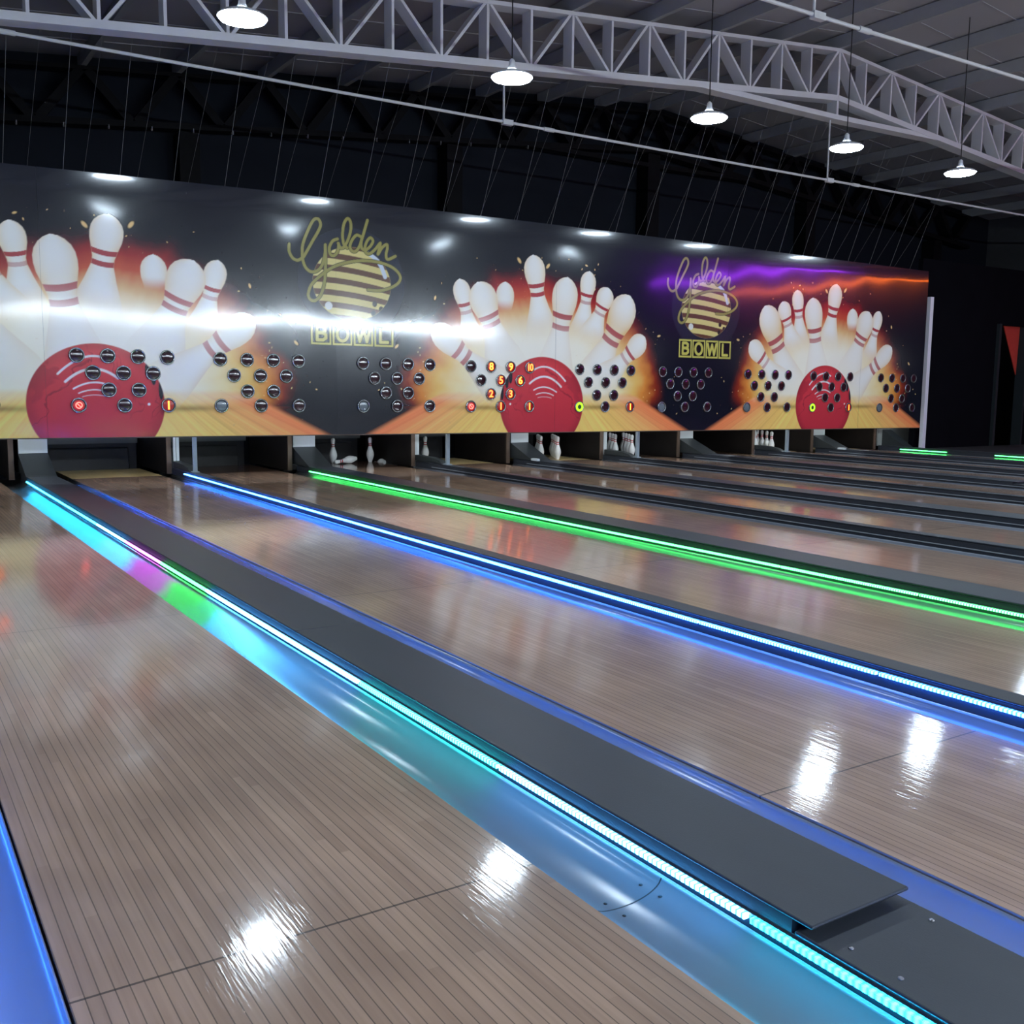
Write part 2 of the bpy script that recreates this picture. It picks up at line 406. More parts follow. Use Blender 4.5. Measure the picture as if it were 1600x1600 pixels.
# ------------------------------------------------------------------ lanes
lane_names = ['bowling lane off the left edge of the photo beyond the blue gutter',
 'nearest and widest-looking wooden bowling lane, left of the cyan lit gutter',
 'wooden bowling lane between the black ball return cover and the blue LED strip',
 'wooden bowling lane between the blue LED strip and the green lit gutter',
 'wooden bowling lane right of the green LED divider, with two standing pins',
 'wooden bowling lane with a single standing pin at its end and a pale deck',
 'wooden bowling lane with the middle full rack of pins',
 'wooden bowling lane with the second full rack of pins, right of mid photo',
 'empty far wooden bowling lane, second to the right of the mid photo full rack',
 'far wooden bowling lane with the farthest full rack of pins',
 'farthest wooden bowling lane beside the last green lit divider']
for i, (a, b) in enumerate(lanes_all):
    t = empty('bowling_lane', (a, LY0, 0), lane_names[i], 'lane', 'bowling lanes')
    MB().box(0.0, LW, 0, DECK - LY0, -.05, 0).build('lane_surface', M['lane'], t)
    pale = i in (2, 5, 6, 9, 10)
    d = MB().box(0.0, LW, DECK - LY0 + .002, LY1 - LY0, -.05, .0).build('pin_deck', M['deck_pale' if pale else 'deck_dark'], t)
    d['label'] = 'pale maple pin deck' if pale else 'dark brown pin deck'
    MB().box(.02, LW - .02, 0, LY1 - LY0, -.195, -.051).build('lane_base', M['concrete'], t)

# gutters: rounded channels
def gutter(xa, xb, label, m, yend, grp='lane gutters'):
    w = xb - xa; d = .05
    pr = []
    for k in range(15):
        a = math.pi * k / 14
        cx, sx = math.cos(a), math.sin(a)
        ex = math.copysign(abs(cx) ** .95, cx); ez = abs(sx) ** .9
        pr.append((xa + w / 2 - ex * (w / 2 - .003), -.006 - d * ez))
    out = [(p[0] + (-.0 if 0 < k < 14 else 0), p[1] - .006) for k, p in enumerate(pr)]
    mb = MB()
    n = len(pr); ys = (LY0, yend)
    vs = [(p[0], y, p[1]) for y in ys for p in pr] + [(p[0], y, p[1]) for y in ys for p in out]
    fs = [(k, k + 1, n + k + 1, n + k) for k in range(n - 1)]
    mb.add(vs, fs, True)
    fs = [(2 * n + k, 3 * n + k, 3 * n + k + 1, 2 * n + k + 1) for k in range(n - 1)]
    mb.f += fs; mb.s += [True] * len(fs)
    mb.f += [(0, 2 * n, 3 * n, n), (n - 1, 2 * n - 1, 4 * n - 1, 3 * n - 1)]; mb.s += [False, False]
    mb.f += [(k, 2 * n + k, 2 * n + k + 1, k + 1) for k in range(n - 1)]; mb.s += [False] * (n - 1)
    mb.f += [(n + k, n + k + 1, 3 * n + k + 1, 3 * n + k) for k in range(n - 1)]; mb.s += [False] * (n - 1)
    o = mb.build('gutter', m)
    return tag(o, label, 'gutter', grp)

# ------------------------------------------------------------------ LED colours
CY = (.02, .50, 1.0); SKY = (.07, .42, 1.0); DC = (.008, .46, .85); TEAL = (.02, .72, .85); GRN = (.055, 1.0, .15); MAG = (.75, .12, .95); BLU = (.025, .18, 1.0); IND = (.10, .12, 1.0)
M['led_cyan'] = led_mat('led_cyan', CY, 17); M['led_sky'] = led_mat('led_sky_blue', SKY, 21); M['led_deep'] = led_mat('led_deep_cyan', DC, 21)
M['led_teal'] = led_mat('led_teal', TEAL, 18); M['led_green'] = led_mat('led_green', GRN, 9); M['led_mag'] = led_mat('led_magenta', MAG, 7)
M['led_blue'] = led_mat('led_blue', BLU, 26); M['led_blue_strong'] = led_mat('led_blue_bright', BLU, 52); M['led_indigo'] = led_mat('led_indigo', IND, 60)
def led(xw, z, side, mats, y0, label, pitch=1.03, grp='divider LED strips'):
    """side=-1: on the left wall of a divider (facing left); mats from near to far"""
    t = empty('led_strip', (xw, y0, z), label, 'light strip', grp)
    xo = side * .015
    for k, m in enumerate(mats):
        if m is None: continue
        ya = k * pitch; yb = ya + pitch - .018
        o = MB().box(min(xo, 0) , max(xo, 0), ya, yb, -.0055, .0065).build('led_segment', M[m], t)
    n = len(mats)
    MB().box(min(-.0 * side, side * .006), max(-.0 * side, side * .006), 0, n * pitch, .0075, .012).build('mounting_rail', M['channel'], t)
    return t

# ------------------------------------------------------------------ dividers between the lanes
def divider(xa, xb, y0, y1, label, cover_ends=(), low=.03, xc=None):
    t = empty('lane_divider', (xa, y0, 0), label, 'divider', 'lane dividers')
    w = xb - xa
    ys = [y0] + list(cover_ends) + [y1]
    sw = MB().box(0, w, 0, ys[1] + .06 - y0 if len(ys) > 2 else y1 - y0, -.19, HT - .012 - (low if len(ys) > 2 else 0))
    if len(ys) > 2: sw.box(0, w, ys[1] + .06 - y0, y1 - y0, -.19, HT - .012)
    sw.build('side_wall', M['divider'], t)
    for k in range(len(ys) - 1):
        dz = low if k == 0 and len(ys) > 2 else 0
        c = MB().box(-.006, w + .006, ys[k] - y0 + .002, ys[k + 1] - y0 - .002 + (.05 if dz else 0), HT - .009 - dz, HT - dz).build('cover', M['divider'], t, bevel=.004)
    return t
gaps = []   # (xa lane right, xb lane left, wide)
for i in range(len(lanes_all) - 1):
    gaps.append((lanes_all[i][1], lanes_all[i + 1][0], i % 2 == 1))
dl = ['narrow dark divider at the bottom left corner beside the blue gutter',
      'wide charcoal ball return divider in the foreground beside the cyan LED strip',
      'narrow charcoal divider behind the bright blue LED strip',
      'wide charcoal ball return divider behind the bright green LED strip',
      'narrow dark divider, first to the right of the green LED divider',
      'wide dark divider, second to the right of the green LED divider',
      'narrow dark divider, third to the right of the green LED divider',
      'wide dark divider, fourth to the right of the green LED divider',
      'narrow dark divider, fifth to the right of the green LED divider',
      'wide dark divider, sixth to the right of the green LED divider']
gl = ['gutter hidden left of the narrow divider at the bottom left corner', 'blue lit gutter at the bottom left corner along the nearest lane',
      'broad cyan and sky blue lit gutter in the foreground, right of the nearest lane', 'thin blue lit gutter band right of the foreground ball return cover',
      'blue lit gutter in front of the bright blue LED strip', 'dark gutter hidden behind the narrow blue lit divider',
      'green lit gutter in front of the bright green LED strip', 'dark gutter behind the green LED divider']
walls = []
YKG = [13.35, 13.35, 13.4, 13.3, 13.18, 13.05, 13.05, 13.0, 13.0, 13.0]   # front of the hoods and posts per gap
YKK = [13.4, 13.35, 13.4, 13.2, 13.13, 13.0, 13.05, 12.92, 12.96, 12.95, 12.95]   # front of the kickbacks per lane
for i, (xa, xb, wide) in enumerate(gaps):
    c = (xa + xb) / 2
    if wide: wl, wr = xa + .25, xb - .243
    else: wl, wr = xa + .185, xb - .21
    walls.append((wl, wr))
    lit = i <= 3
    if 2 * i + 1 < len(gl): l0, l1 = gl[2 * i], gl[2 * i + 1]
    else:
        l0 = f'unlit grey gutter left of the {ORD[i-4]} divider beyond the green LED'
        l1 = f'unlit grey gutter right of the {ORD[i-4]} divider beyond the green LED'
    gl_o = gutter(xa + .002, wl - .001, l0, M['gutter' if lit else 'gutter_unlit'], YKK[i] - .015)
    gutter(wr + .001, xb - .002, l1, M['gutter' if lit else 'gutter_unlit'], YKG[i] - .003)
    ends = (1.28, 4.2) if i == 1 else ((6.9,) if i == 7 else ())
    if i == 1:   # overlap joint of two gutter lengths with rivets
        ga, gb = xa + .002, wl - .001
        def gz(x):
            t = max(-1, min(1, (x - (ga + gb) / 2) / ((gb - ga) / 2 - .003))); return -.006 - .05 * (1 - abs(t) ** 2.1) ** .45
        mb = MB(); xs = np.linspace(ga + .035, gb - .004, 26); vs = []
        for xx in xs:
            yy = 1.742 + .06 * max(0, (1.40 - xx) / .03) ** 2 * .3
            vs += [(xx, yy - .0018, gz(xx) + .0008), (xx, yy + .0018, gz(xx) + .0016)]
        mb.add(vs, [(2 * k, 2 * k + 2, 2 * k + 3, 2 * k + 1) for k in range(25)])
        mb.build('joint_seam', M['cable'], gl_o)
        for rx, ry in ((1.548, 1.782), (1.55, 1.712), (1.432, 1.774), (1.436, 1.708)):
            MB().lathe([(.005, 0), (.005, .0015), (.003, .0028), (.0004, .003)], (rx, ry, gz(rx) + .0005), 12).build('rivet', M['black'], gl_o)
    divider(wl, wr, LY0, min(YKG[i], YKK[i]) - .015, dl[i], ends)
    if i > 3:   # unlit LED rail, the thin pale line
        o = MB().box(wl - .012, wl - .0005, LY0, 12.6, .020, .026).build('led_rail', M['rail'])
        tag(o, f'unlit pale LED rail along the {ORD[i-4]} divider beyond the green LED', 'rail', 'unlit LED rails')
# far right edge divider of the last lane
xe = lanes_all[-1][1]
gutter(xe + .002, xe + .246, 'unlit gutter along the far right side of the farthest lane', M['gutter_unlit'], 12.93)
divider(xe + .25, xe + .36, LY0, 12.93, 'dark end divider along the far right side of the farthest lane')

# the lit strips
y0 = .43 - 5 * 1.03
led(walls[1][0] - .0005, .02, -1, ['led_deep'] * 6 + ['led_sky', 'led_teal', 'led_sky', 'led_sky', 'led_green', 'led_mag', 'led_sky', 'led_cyan', 'led_cyan', 'led_cyan', 'led_cyan'], y0, 'cyan LED strip with a green and a magenta section in the foreground gutter')
led(walls[1][1] + .0005, .02, 1, ['led_blue_strong'] * 12 + ['led_indigo'] * 3 + ['led_blue_strong'] * 2, y0, 'blue LED strip on the hidden right side of the foreground ball return cover')
led(walls[2][0] - .0005, .043, -1, ['led_blue'] * 17, y0 + 0, 'bright blue LED strip along the narrow divider in mid photo')
led(walls[3][0] - .0005, .02, -1, ['led_green'] * 17, y0 - .07, 'bright green LED strip along the wide divider in mid photo')
led(walls[0][1] + .0005, .03, 1, ['led_blue_strong'] * 11, y0, 'blue LED strip on the hidden side of the bottom left divider')
led(xe + .2495, .03, -1, ['led_green'] * 1, 11.4, 'short green LED piece at the foot of the white post', grp='short far green LED pieces')
led(xe + .2495, .03, -1, ['led_green'] * 1, 9.42, 'short green LED piece at the right edge of the photo', grp='short far green LED pieces')

# screws on the foreground cover and the gutter joint
for k, (sx, sy, sz) in enumerate(((walls[1][0] + .04, 1.22, HT - .03), (walls[1][0] + .035, 1.1, HT - .03), (walls[1][1] - .03, 1.2, HT - .03))):
    o = MB().lathe([(.006, 0), (.006, .0015), (.004, .003), (.0005, .0032)], (sx, sy, sz), 12).build('screw', M['screw'])
    tag(o, ['small screw nearest the step in the foreground cover', 'small screw on the left part of the lower foreground cover', 'small screw at the right edge of the lower foreground cover'][k], 'screw', 'cover screws')

# ------------------------------------------------------------------ pinsetter end
hump_lab = {1: 'white fronted ramp hood at the left end of the black ball return cover', 3: 'white fronted ramp hood beside the two standing pins',
            5: 'white fronted ramp hood left of the middle full rack', 7: 'white fronted ramp hood left of the empty far lane', 9: 'farthest white fronted ramp hood with its long dark ramp'}
for i, (xa, xb, wide) in enumerate(gaps):
    c = (xa + xb) / 2; YK = YKG[i]
    if wide:
        t = empty('ball_return_hood', (c, YK, HT), hump_lab[i], 'ramp hood', 'ball return hoods')
        w = .165
        MB().box(-w, w, .0, 1.4, .0005, .9).build('hood_box', M['black'], t)
        MB().box(-w + .004, w - .004, -.012, -.001, .235, .58).build('front_panel', M['white_panel'], t)
        MB().prismx([(-.001, .0), (-.001, .235), (-.12, .19), (-.58, .012), (-.62, .0)], -w, w).build('ramp', M['ramp'], t)
        if i in (5, 9): MB().box(-w - .03, -w + .02, -.78, -.62, .001, .035).build('foot_cap', M['white_panel'], t)
    else:
        t = empty('mask_post', (c, YK, 0), ['white double frame post at the far left end beyond the photo', 'white double frame post left of the empty third lane opening',
                  'white double frame post beside the single standing pin', 'white double frame post left of the second full rack', 'white double frame post left of the farthest full rack'][i // 2], 'post', 'white frame posts')
        MB().box(-.035, -.003, .02, .06, -.199, 1.0).build('left_upright', M['white_panel'], t)
        MB().box(.008, .045, .035, .075, -.199, 1.0).build('right_upright', M['white_panel'], t)
        PY = [12.6, 12.54, 12.27, 12.25, 12.25][i // 2]
        t = empty('support_post', (c, PY, HT + .0005), ['slim post at the far left end beyond the photo', 'slim pale blue support post at the end of the blue lit divider', 'slim support post right of the single standing pin',
                  'slim support post right of the second full rack', 'slim support post right of the farthest full rack'][i // 2], 'post', 'slim support posts')
        MB().box(-.022, .022, -.025, .025, 0, .9).build('upright', M['post_steel'], t)
        MB().box(-.04, .04, -.05, .05, 0, .012).build('base_plate', M['post_steel'], t)
        t = empty('divider_nose', (c, PY + .06, HT + .0005), ['black capped nose at the far left end beyond the photo', 'black capped nose ending the blue lit divider', 'black capped nose under the single standing pin',
                  'black capped nose in front of the second full rack', 'black capped nose in front of the farthest full rack'][i // 2], 'divider nose', 'divider noses')
        LN = YK - PY - .08
        MB().prismx([(0, 0), (LN, 0), (LN, .085), (.3, .075), (.12, .05)], -.055, .055).build('cap', M['ramp'], t, bevel=.01)
kl = ['off-photo kickback wall at far left', 'dark brown kickback panel at the left edge of the photo', 'dark brown kickback panel left of the blue LED strip start',
      'dark brown kickback panel left of the white hood by the two pins', 'dark brown kickback panel left of the single standing pin', 'dark brown kickback panel left of the middle full rack hood',
      'dark brown kickback panel between the two full racks', 'dark brown kickback panel right of the second full rack', 'dark brown kickback panel left of the farthest full rack',
      'dark brown kickback panel right of the farthest full rack', 'dark brown kickback panel at the right end of the last lane']
for i, (a, b) in enumerate(lanes_all):
    wide = i % 2 == 1
    xk = b + (.155 if wide else .150)
    t = empty('kickback_panel', (xk, YKK[i], 0), kl[i], 'side panel', 'kickback panels')
    MB().box(-.03, .03, .01, 1.6, .0, 1.1).build('panel', M['kick'], t)
    MB().box(-.03, .03, -.012, .009, .0, 1.1).build('edge_trim', M['kickedge'], t)
    # deck light over the pins
    if i: 
        o = empty('deck_light', (a, 12.42, .8), f'white tube light behind the mural over the pin deck of the {["", "nearest", "second", "third", "fourth", "fifth", "sixth", "seventh", "eighth", "ninth", "farthest"][i]} lane', 'lamp', 'pin deck lights')
        MB().box(0, LW, -.03, .03, .0, .03).build('housing', M['shade'], o)
        MB().tube((.02, 0, -.02), (LW - .02, 0, -.02), .016, 10).build('tube', M['deckglow'], o)
    # pit cushion and bar behind each lane
    o = empty('pit_cushion', ((a + b) / 2, 14.95, -.19), f'black pit curtain behind the pin deck of the {["off-photo left", "nearest", "second", "third", "fourth", "fifth", "sixth", "seventh", "eighth", "ninth", "farthest"][i]} lane', 'cushion', 'pit cushions')
    MB().box(-.62, .62, 0, .08, 0, .62).build('curtain', M['rubber'], o)
    MB().box(-.62, .62, -.10, -.002, .52, 1.2).build('header_bar', M['greybar'], o)
    MB().prismx([(-.16, .05), (-.005, .05), (-.005, .46), (-.08, .46)], -.55, .50).build('ball_cushion', M['rubber'], o, bevel=.02)

# end cheek of the last lane
t = empty('end_hood', (17.25, 13.0, .031), 'pale grey end panel with a dark ramp beside the white post', 'panel')
MB().box(0.02, 1.2, 0, .04, .03, 1.0).build('panel', M['grey_panel'], t)
MB().prismx([(-.001, 0), (-.001, .36), (-.55, .04), (-.55, 0)], .14, .40).build('ramp', M['ramp'], t)
o = MB().box(17.66, 17.76, 12.26, 12.34, .031, 3.0).build('corner_post', M['post_white'], bevel=.004)
tag(o, 'tall white upright post at the right end of the mural', 'post')

# red sheet and clutter in the dark doorway
mb = MB(); vs = [(20.66, 12.555, 2.62), (21.29, 12.555, 2.62), (21.28, 12.57, 1.55), (21.0, 12.57, 2.05)]
vs2 = [(p[0], p[1] + .02, p[2]) for p in vs]
mb.add(vs + vs2, [(0, 1, 2, 3), (7, 6, 5, 4), (0, 4, 5, 1), (1, 5, 6, 2), (2, 6, 7, 3), (3, 7, 4, 0)])
o = mb.build('red_sheet', M['red_cloth']); tag(o, 'red triangular sheet hanging in the dark doorway at right edge', 'sheet')

# ------------------------------------------------------------------ bowling pins
PROF = [(.0, 0), (.0258, 0), (.0285, .006), (.036, .03), (.0485, .065), (.0575, .095), (.0605, .114), (.0585, .14), (.0505, .172), (.0395, .203), (.030, .232), (.0238, .256), (.0232, .268), (.0245, .285), (.0285, .315), (.0318, .340), (.0312, .352), (.0275, .366), (.019, .376), (.008, .3805), (.0, .381)]
def pin_r(h): return float(np.interp(h, [p[1] for p in PROF[1:]], [p[0] for p in PROF[1:]]))
def make_pin():
    t = empty('bowling_pin', (0, 0, 0), '', 'bowling pin')
    MB().lathe([(max(r, .0004), h) for r, h in PROF], (0, 0, 0), 24).build('pin_body', M['pin'], t)
    for h in (.252, .282):
        MB().lathe([(pin_r(h - .006) + .0006, h - .006), (pin_r(h) + .0008, h), (pin_r(h + .006) + .0006, h + .006)], (0, 0, 0), 24).build('neck_stripe', M['pin_red'], t)
    return t
proto = make_pin(); used = [False]
def place_pin(x, y, label, group, string=True, tilt=None, dz=0):
    o = proto if not used[0] else copy_tree(proto)
    used[0] = True
    o.location = (x, y, .0005); o['label'] = label; o['group'] = group
    if tilt:
        o.rotation_euler = tilt; o.location.z = .0755 + dz
    elif string:
        MB().tube((0, 0, .38), (0, 0, .95), .0012, 5).build('string', M['string'], o)
    return o
PR = {1: (0, 0), 2: (-1, 1), 3: (1, 1), 4: (-2, 2), 5: (0, 2), 6: (2, 2), 7: (-3, 3), 8: (-1, 3), 9: (1, 3), 10: (3, 3)}
def spot(lane, n):
    a, b = lanes[lane]; px, py = PR[n]
    return (a + b) / 2 + px * .1524, 13.33 + py * .264
pos_words = {1: 'front head pin', 2: 'second row left pin', 3: 'second row right pin', 4: 'third row left pin', 5: 'third row middle pin', 6: 'third row right pin', 7: 'back row leftmost pin', 8: 'back row second pin from left', 9: 'back row second pin from right', 10: 'back row rightmost pin'}
place_pin(*spot(3, 8), 'white standing bowling pin right behind the fallen pin', 'pins on the two pin lane')
place_pin(*spot(3, 10), 'white standing bowling pin right of the fallen pin', 'pins on the two pin lane')
place_pin(6.27, 13.99, 'white bowling pin lying on its side', 'pins on the two pin lane', tilt=(math.radians(97.2), 0, math.radians(-84)))
place_pin(6.735, 13.97, 'white bowling pin lying low in the gutter right of the standing pair', 'pins on the two pin lane', tilt=(math.radians(97.2), 0, math.radians(180)), dz=-.07)
place_pin(*spot(4, 8), 'single white bowling pin standing alone on its lane', 'pin on the single pin lane')
for ln, nm in ((5, 'middle full rack nearest the camera'), (6, 'second full rack to the right'), (8, 'farthest full rack')):
    for n in range(1, 11):
        place_pin(*spot(ln, n), f'white bowling pin, {pos_words[n]}, {nm}', f'pins of the {nm}')

# ------------------------------------------------------------------ the printed mural (colours computed per vertex)
def sstep(a, b, x):
    t = np.clip((x - a) / (b - a + 1e-9), 0, 1); return t * t * (3 - 2 * t)
def vnoise(x, y, seed=0):
    xi = np.floor(x).astype(np.int64); yi = np.floor(y).astype(np.int64); fx = x - xi; fy = y - yi
    def h(a, b):
        n = (a * 374761393 + b * 668265263 + seed * 1442695041) & 0x7fffffff
        n = ((n ^ (n >> 13)) * 1274126177) & 0x7fffffff
        return ((n ^ (n >> 16)) & 0xffff) / 65535.
    fx = fx * fx * (3 - 2 * fx); fy = fy * fy * (3 - 2 * fy)
    return (h(xi, yi) * (1 - fx) + h(xi + 1, yi) * fx) * (1 - fy) + (h(xi, yi + 1) * (1 - fx) + h(xi + 1, yi + 1) * fx) * fy
def fbm(x, y, seed=0, o=4):
    r = 0; a = .5
    for k in range(o): r = r + a * vnoise(x * 2 ** k, y * 2 ** k, seed + k); a *= .5
    return r
def over(c, col, a):
    a = np.clip(a, 0, 1)[:, None]; return c * (1 - a) + np.asarray(col) * a
def seg_dist(px, pz, pts):
    d = np.full(px.shape, 1e9)
    for (a, b), (c, e) in zip(pts[:-1], pts[1:]):
        vx, vz = c - a, e - b; l2 = vx * vx + vz * vz + 1e-12
        t = np.clip(((px - a) * vx + (pz - b) * vz) / l2, 0, 1)
        d = np.minimum(d, np.hypot(px - a - t * vx, pz - b - t * vz))
    return d
def catmull(P, n=6):
    P = [np.array(p, float) for p in P]; Q = [P[0]] + P + [P[-1]]; out = []
    for i in range(1, len(Q) - 2):
        p0, p1, p2, p3 = Q[i - 1], Q[i], Q[i + 1], Q[i + 2]
        for k in range(n):
            t = k / n
            out.append(.5 * ((2 * p1) + (p2 - p0) * t + (2 * p0 - 5 * p1 + 4 * p2 - p3) * t * t + (3 * p1 - p0 - 3 * p2 + p3) * t ** 3))
    out.append(P[-1]); return [tuple(p) for p in out]
PINS = [  # top of head, first stripe, second stripe, head width, stripes, warm shading
    ((-.20, 3.045), (-.133, 2.617), (-.109, 2.495), .36, 1, .2),
    ((-.661, 2.64), (-.664, 2.26), (-.666, 2.14), .30, 0, .1),
    ((.819, 2.885), (.774, 2.534), (.747, 2.428), .285, 1, .15),
    ((-1.41, 2.63), (-1.335, 2.284), (-1.285, 2.19), .275, 1, .1),
    ((1.18, 2.665), (1.057, 2.373), (1.015, 2.277), .32, 1, .25),
    ((-1.12, 2.607), (-.935, 2.141), (-.875, 2.04), .455, 1, .3),
    ((1.60, 2.575), (1.31, 2.005), (1.224, 1.882), .50, 1, .85),
    ((-1.83, 1.98), (-1.416, 1.664), (-1.29, 1.569), .36, 1, .15),
    ((1.92, 1.96), (1.62, 1.701), (1.52, 1.615), .34, 1, .2),
    ((.42, 2.775), (.332, 2.21), (.305, 2.045), .455, 1, .3)]
PT = [0, .04, .1, .2, .32, .45, .6, .8, 1., 1.15, 1.5, 2., 2.6, 3.2, 3.9]
PW = [0, .34, .60, .84, .97, 1., .96, .80, .66, .66, .95, 1.45, 1.85, 1.75, 1.2]
def paint_art(c, u, z):
    e = .006
    # boards of the printed lane at the bottom
    wfl = 2.78 + (z - .5) * -1.95
    ang = u / (1.75 - z)
    brd = vnoise(np.floor(ang * 13) * 1.7 + .5, np.zeros_like(u), 3); streak = fbm(ang * 40, z * 1.5, 5)
    g = (.86 + .2 * brd) * (.82 + .36 * streak)
    edge = np.clip(np.abs(u) / np.maximum(wfl, .1), 0, 1.2)
    fc = np.clip(np.stack([1.12 * g, (.70 - .40 * sstep(.5, 1, edge)) * g, (.17 - .08 * sstep(.6, 1, edge)) * g + .02], 1), 0, 1)
    fa = sstep(1.06, .98, edge) * sstep(1.12, .98, z)
    # explosion glow
    ax = np.where(z > 1.05, 1.0, 1.0); 
    r = np.sqrt((u / 2.3) ** 2 + (np.where(z > 1.05, (z - 1.05) / 1.85, (z - 1.05) / 2.6)) ** 2)
    th = np.arctan2(z - .9, u)
    r = r + .16 * (fbm(th * 5, r * 2.5, 9) - .47) + .05 * (fbm(u * 6, z * 6, 12) - .47)
    k = [0, .45, .62, .74, .84, .93, 1.04]
    up = sstep(1.5, 2.5, z)[:, None]
    def ramp(vals): return np.stack([np.interp(r, k, [v[i] for v in vals]) for i in range(3)], 1)
    low = ramp([(1, .95, .82), (1, .93, .72), (.98, .80, .42), (.93, .58, .16), (.8, .28, .05), (.35, .035, .012), (.007, .008, .015)])
    hi = ramp([(1, .94, .8), (.96, .82, .5), (.8, .45, .16), (.62, .08, .035), (.40, .022, .024), (.13, .012, .02), (.007, .008, .015)])
    gl = low * (1 - up) + hi * up
    ga = sstep(1.05, .88, r)
    c = over(c, gl, ga * sstep(.78, 1.02, z + .12 * (1 - np.abs(u) / 2)))
    c = over(c, fc, fa)
    c = over(c, (1, .86, .55), fa * .55 * sstep(.65, .0, np.abs(z - 1.02) / .28 + np.abs(np.abs(u) - 1.1) / 2.2))
    # dark shadow of the pins on the boards
    c = over(c, (.20, .09, .03), .6 * np.exp(-((np.abs(u) - 1.0) / .42) ** 2 - ((z - .88) / .035) ** 2))
    # sparks behind
    sp = vnoise(u * 42, z * 42, 21); c = over(c, (.75, .45, .2), sstep(.965, .995, sp) * sstep(1.25, .9, r) * .55)
    # loose sparks
    rs = np.random.default_rng(5)
    for k in range(60):
        a = rs.uniform(-.15, math.pi + .15); rr = rs.uniform(.8, 1.12)
        su, sz = 2.35 * rr * math.cos(a), 1.0 + 1.95 * rr * math.sin(a)
        big = rs.uniform() < .2; L = rs.uniform(.025, .05) if big else rs.uniform(.008, .018); an = rs.uniform(0, 3)
        du = (u - su) * math.cos(an) + (z - sz) * math.sin(an); dz = -(u - su) * math.sin(an) + (z - sz) * math.cos(an)
        c = over(c, (.95, .62, .25), .9 * sstep(1.2, .6, np.hypot(du / L, dz / (L * .5))))
    for (T, S1, S2, hw, stripes, warm) in PINS:
        T = np.array(T); S1 = np.array(S1); S2 = np.array(S2); ms = (S1 + S2) / 2
        d = np.linalg.norm(ms - T); ax_ = (ms - T) / d; nx = np.array([-ax_[1], ax_[0]])
        t = ((u - T[0]) * ax_[0] + (z - T[1]) * ax_[1]) / d
        s = (u - T[0]) * nx[0] + (z - T[1]) * nx[1]
        w = np.interp(t, PT, PW) * hw / 2
        ins = sstep(e, -e, np.abs(s) - w) * (t > 0)
        fade = (1 - sstep(1.6, 2.5, t)) if stripes else (1 - sstep(.55, .95, t))
        q = np.clip(np.abs(s) / np.maximum(w, 1e-3), 0, 1)
        shade = np.clip(q ** 2.5 * .55 + warm * np.exp(-((t - .85) / .35) ** 2) * .75, 0, 1)
        col = np.stack([.93 - .10 * shade, .91 - .33 * shade, .86 - .60 * shade], 1)
        c = c * (1 - (ins * fade)[:, None]) + col * (ins * fade)[:, None]
        if stripes:
            curve = .03 * (1 - q * q)
            tS1 = np.linalg.norm(S1 - T) / d; tS2 = np.linalg.norm(S2 - T) / d
            for ts, al in ((tS1, .95), (tS2, .95 if hw > .34 else .5)):
                c = over(c, (.43, .015, .03), ins * al * sstep(.066, .052, np.abs(t - ts - curve + .015)))
    # glow in front of the bodies
    c = over(c, (1, .95, .85), .75 * np.exp(-((u + .1) / 1.15) ** 2 - ((z - 1.72) / .33) ** 2))
    # ball
    bu, bz_ = u / .738, (z - .93) / .68
    rb = np.hypot(bu, bz_)
    m = sstep(1 + .008, 1 - .008, rb)
    fv = fbm(u * 4 + 2.5 * fbm(u * 3, z * 3, 31), z * 2.6 + u * 1.5, 30)
    marb = sstep(.035, .008, np.abs(fv - .47)) * sstep(.42, .6, fbm(u * 2.3, z * 2.3, 33)) + .5 * sstep(.62, .72, fv)
    base = np.stack([.66 + .14 * bz_, .045 + .015 * bz_, .065 + .01 * bz_], 1)
    base = np.clip(base * (1 - .25 * sstep(.8, 1, rb))[:, None], 0, 1)
    c = c * (1 - m[:, None]) + base * m[:, None]
    c = over(c, (.13, .01, .03), m * marb * .6)
    for (a, b, cc, hw, al) in (((-.147, 1.425), (.12, 1.455), (.405, 1.265), .016, 1), ((-.228, 1.225), (.05, 1.325), (.33, 1.18), .018, 1), ((-.156, 1.130), (.04, 1.175), (.248, 1.103), .013, 1), ((-.113, 1.067), (.04, 1.092), (.195, 1.054), .011, .9), ((-.084, 1.022), (.04, 1.034), (.158, 1.014), .008, .7)):
        qb = [2 * b[j] - .5 * (a[j] + cc[j]) for j in (0, 1)]
        dd = seg_dist(u, z, [tuple((1 - q) ** 2 * a[j] + 2 * q * (1 - q) * qb[j] + q * q * cc[j] for j in (0, 1)) for q in np.linspace(0, 1, 15)]); c = over(c, (.92, .85, .85), m * al * sstep(hw, hw - .008, dd))
    for (hx, hz, wx, wz) in ((-.56, 1.32, .035, .10), (-.62, 1.24, .03, .09), (-.70, 1.10, .028, .12)):
        c = over(c, (.02, .02, .03), m * sstep(1.1, .9, np.hypot((u - hx) / wx, (z - hz) / wz)))
    c = over(c, (.95, .9, .85), m * sstep(.02, .01, np.hypot(u + .56, z - .93)))
    return c

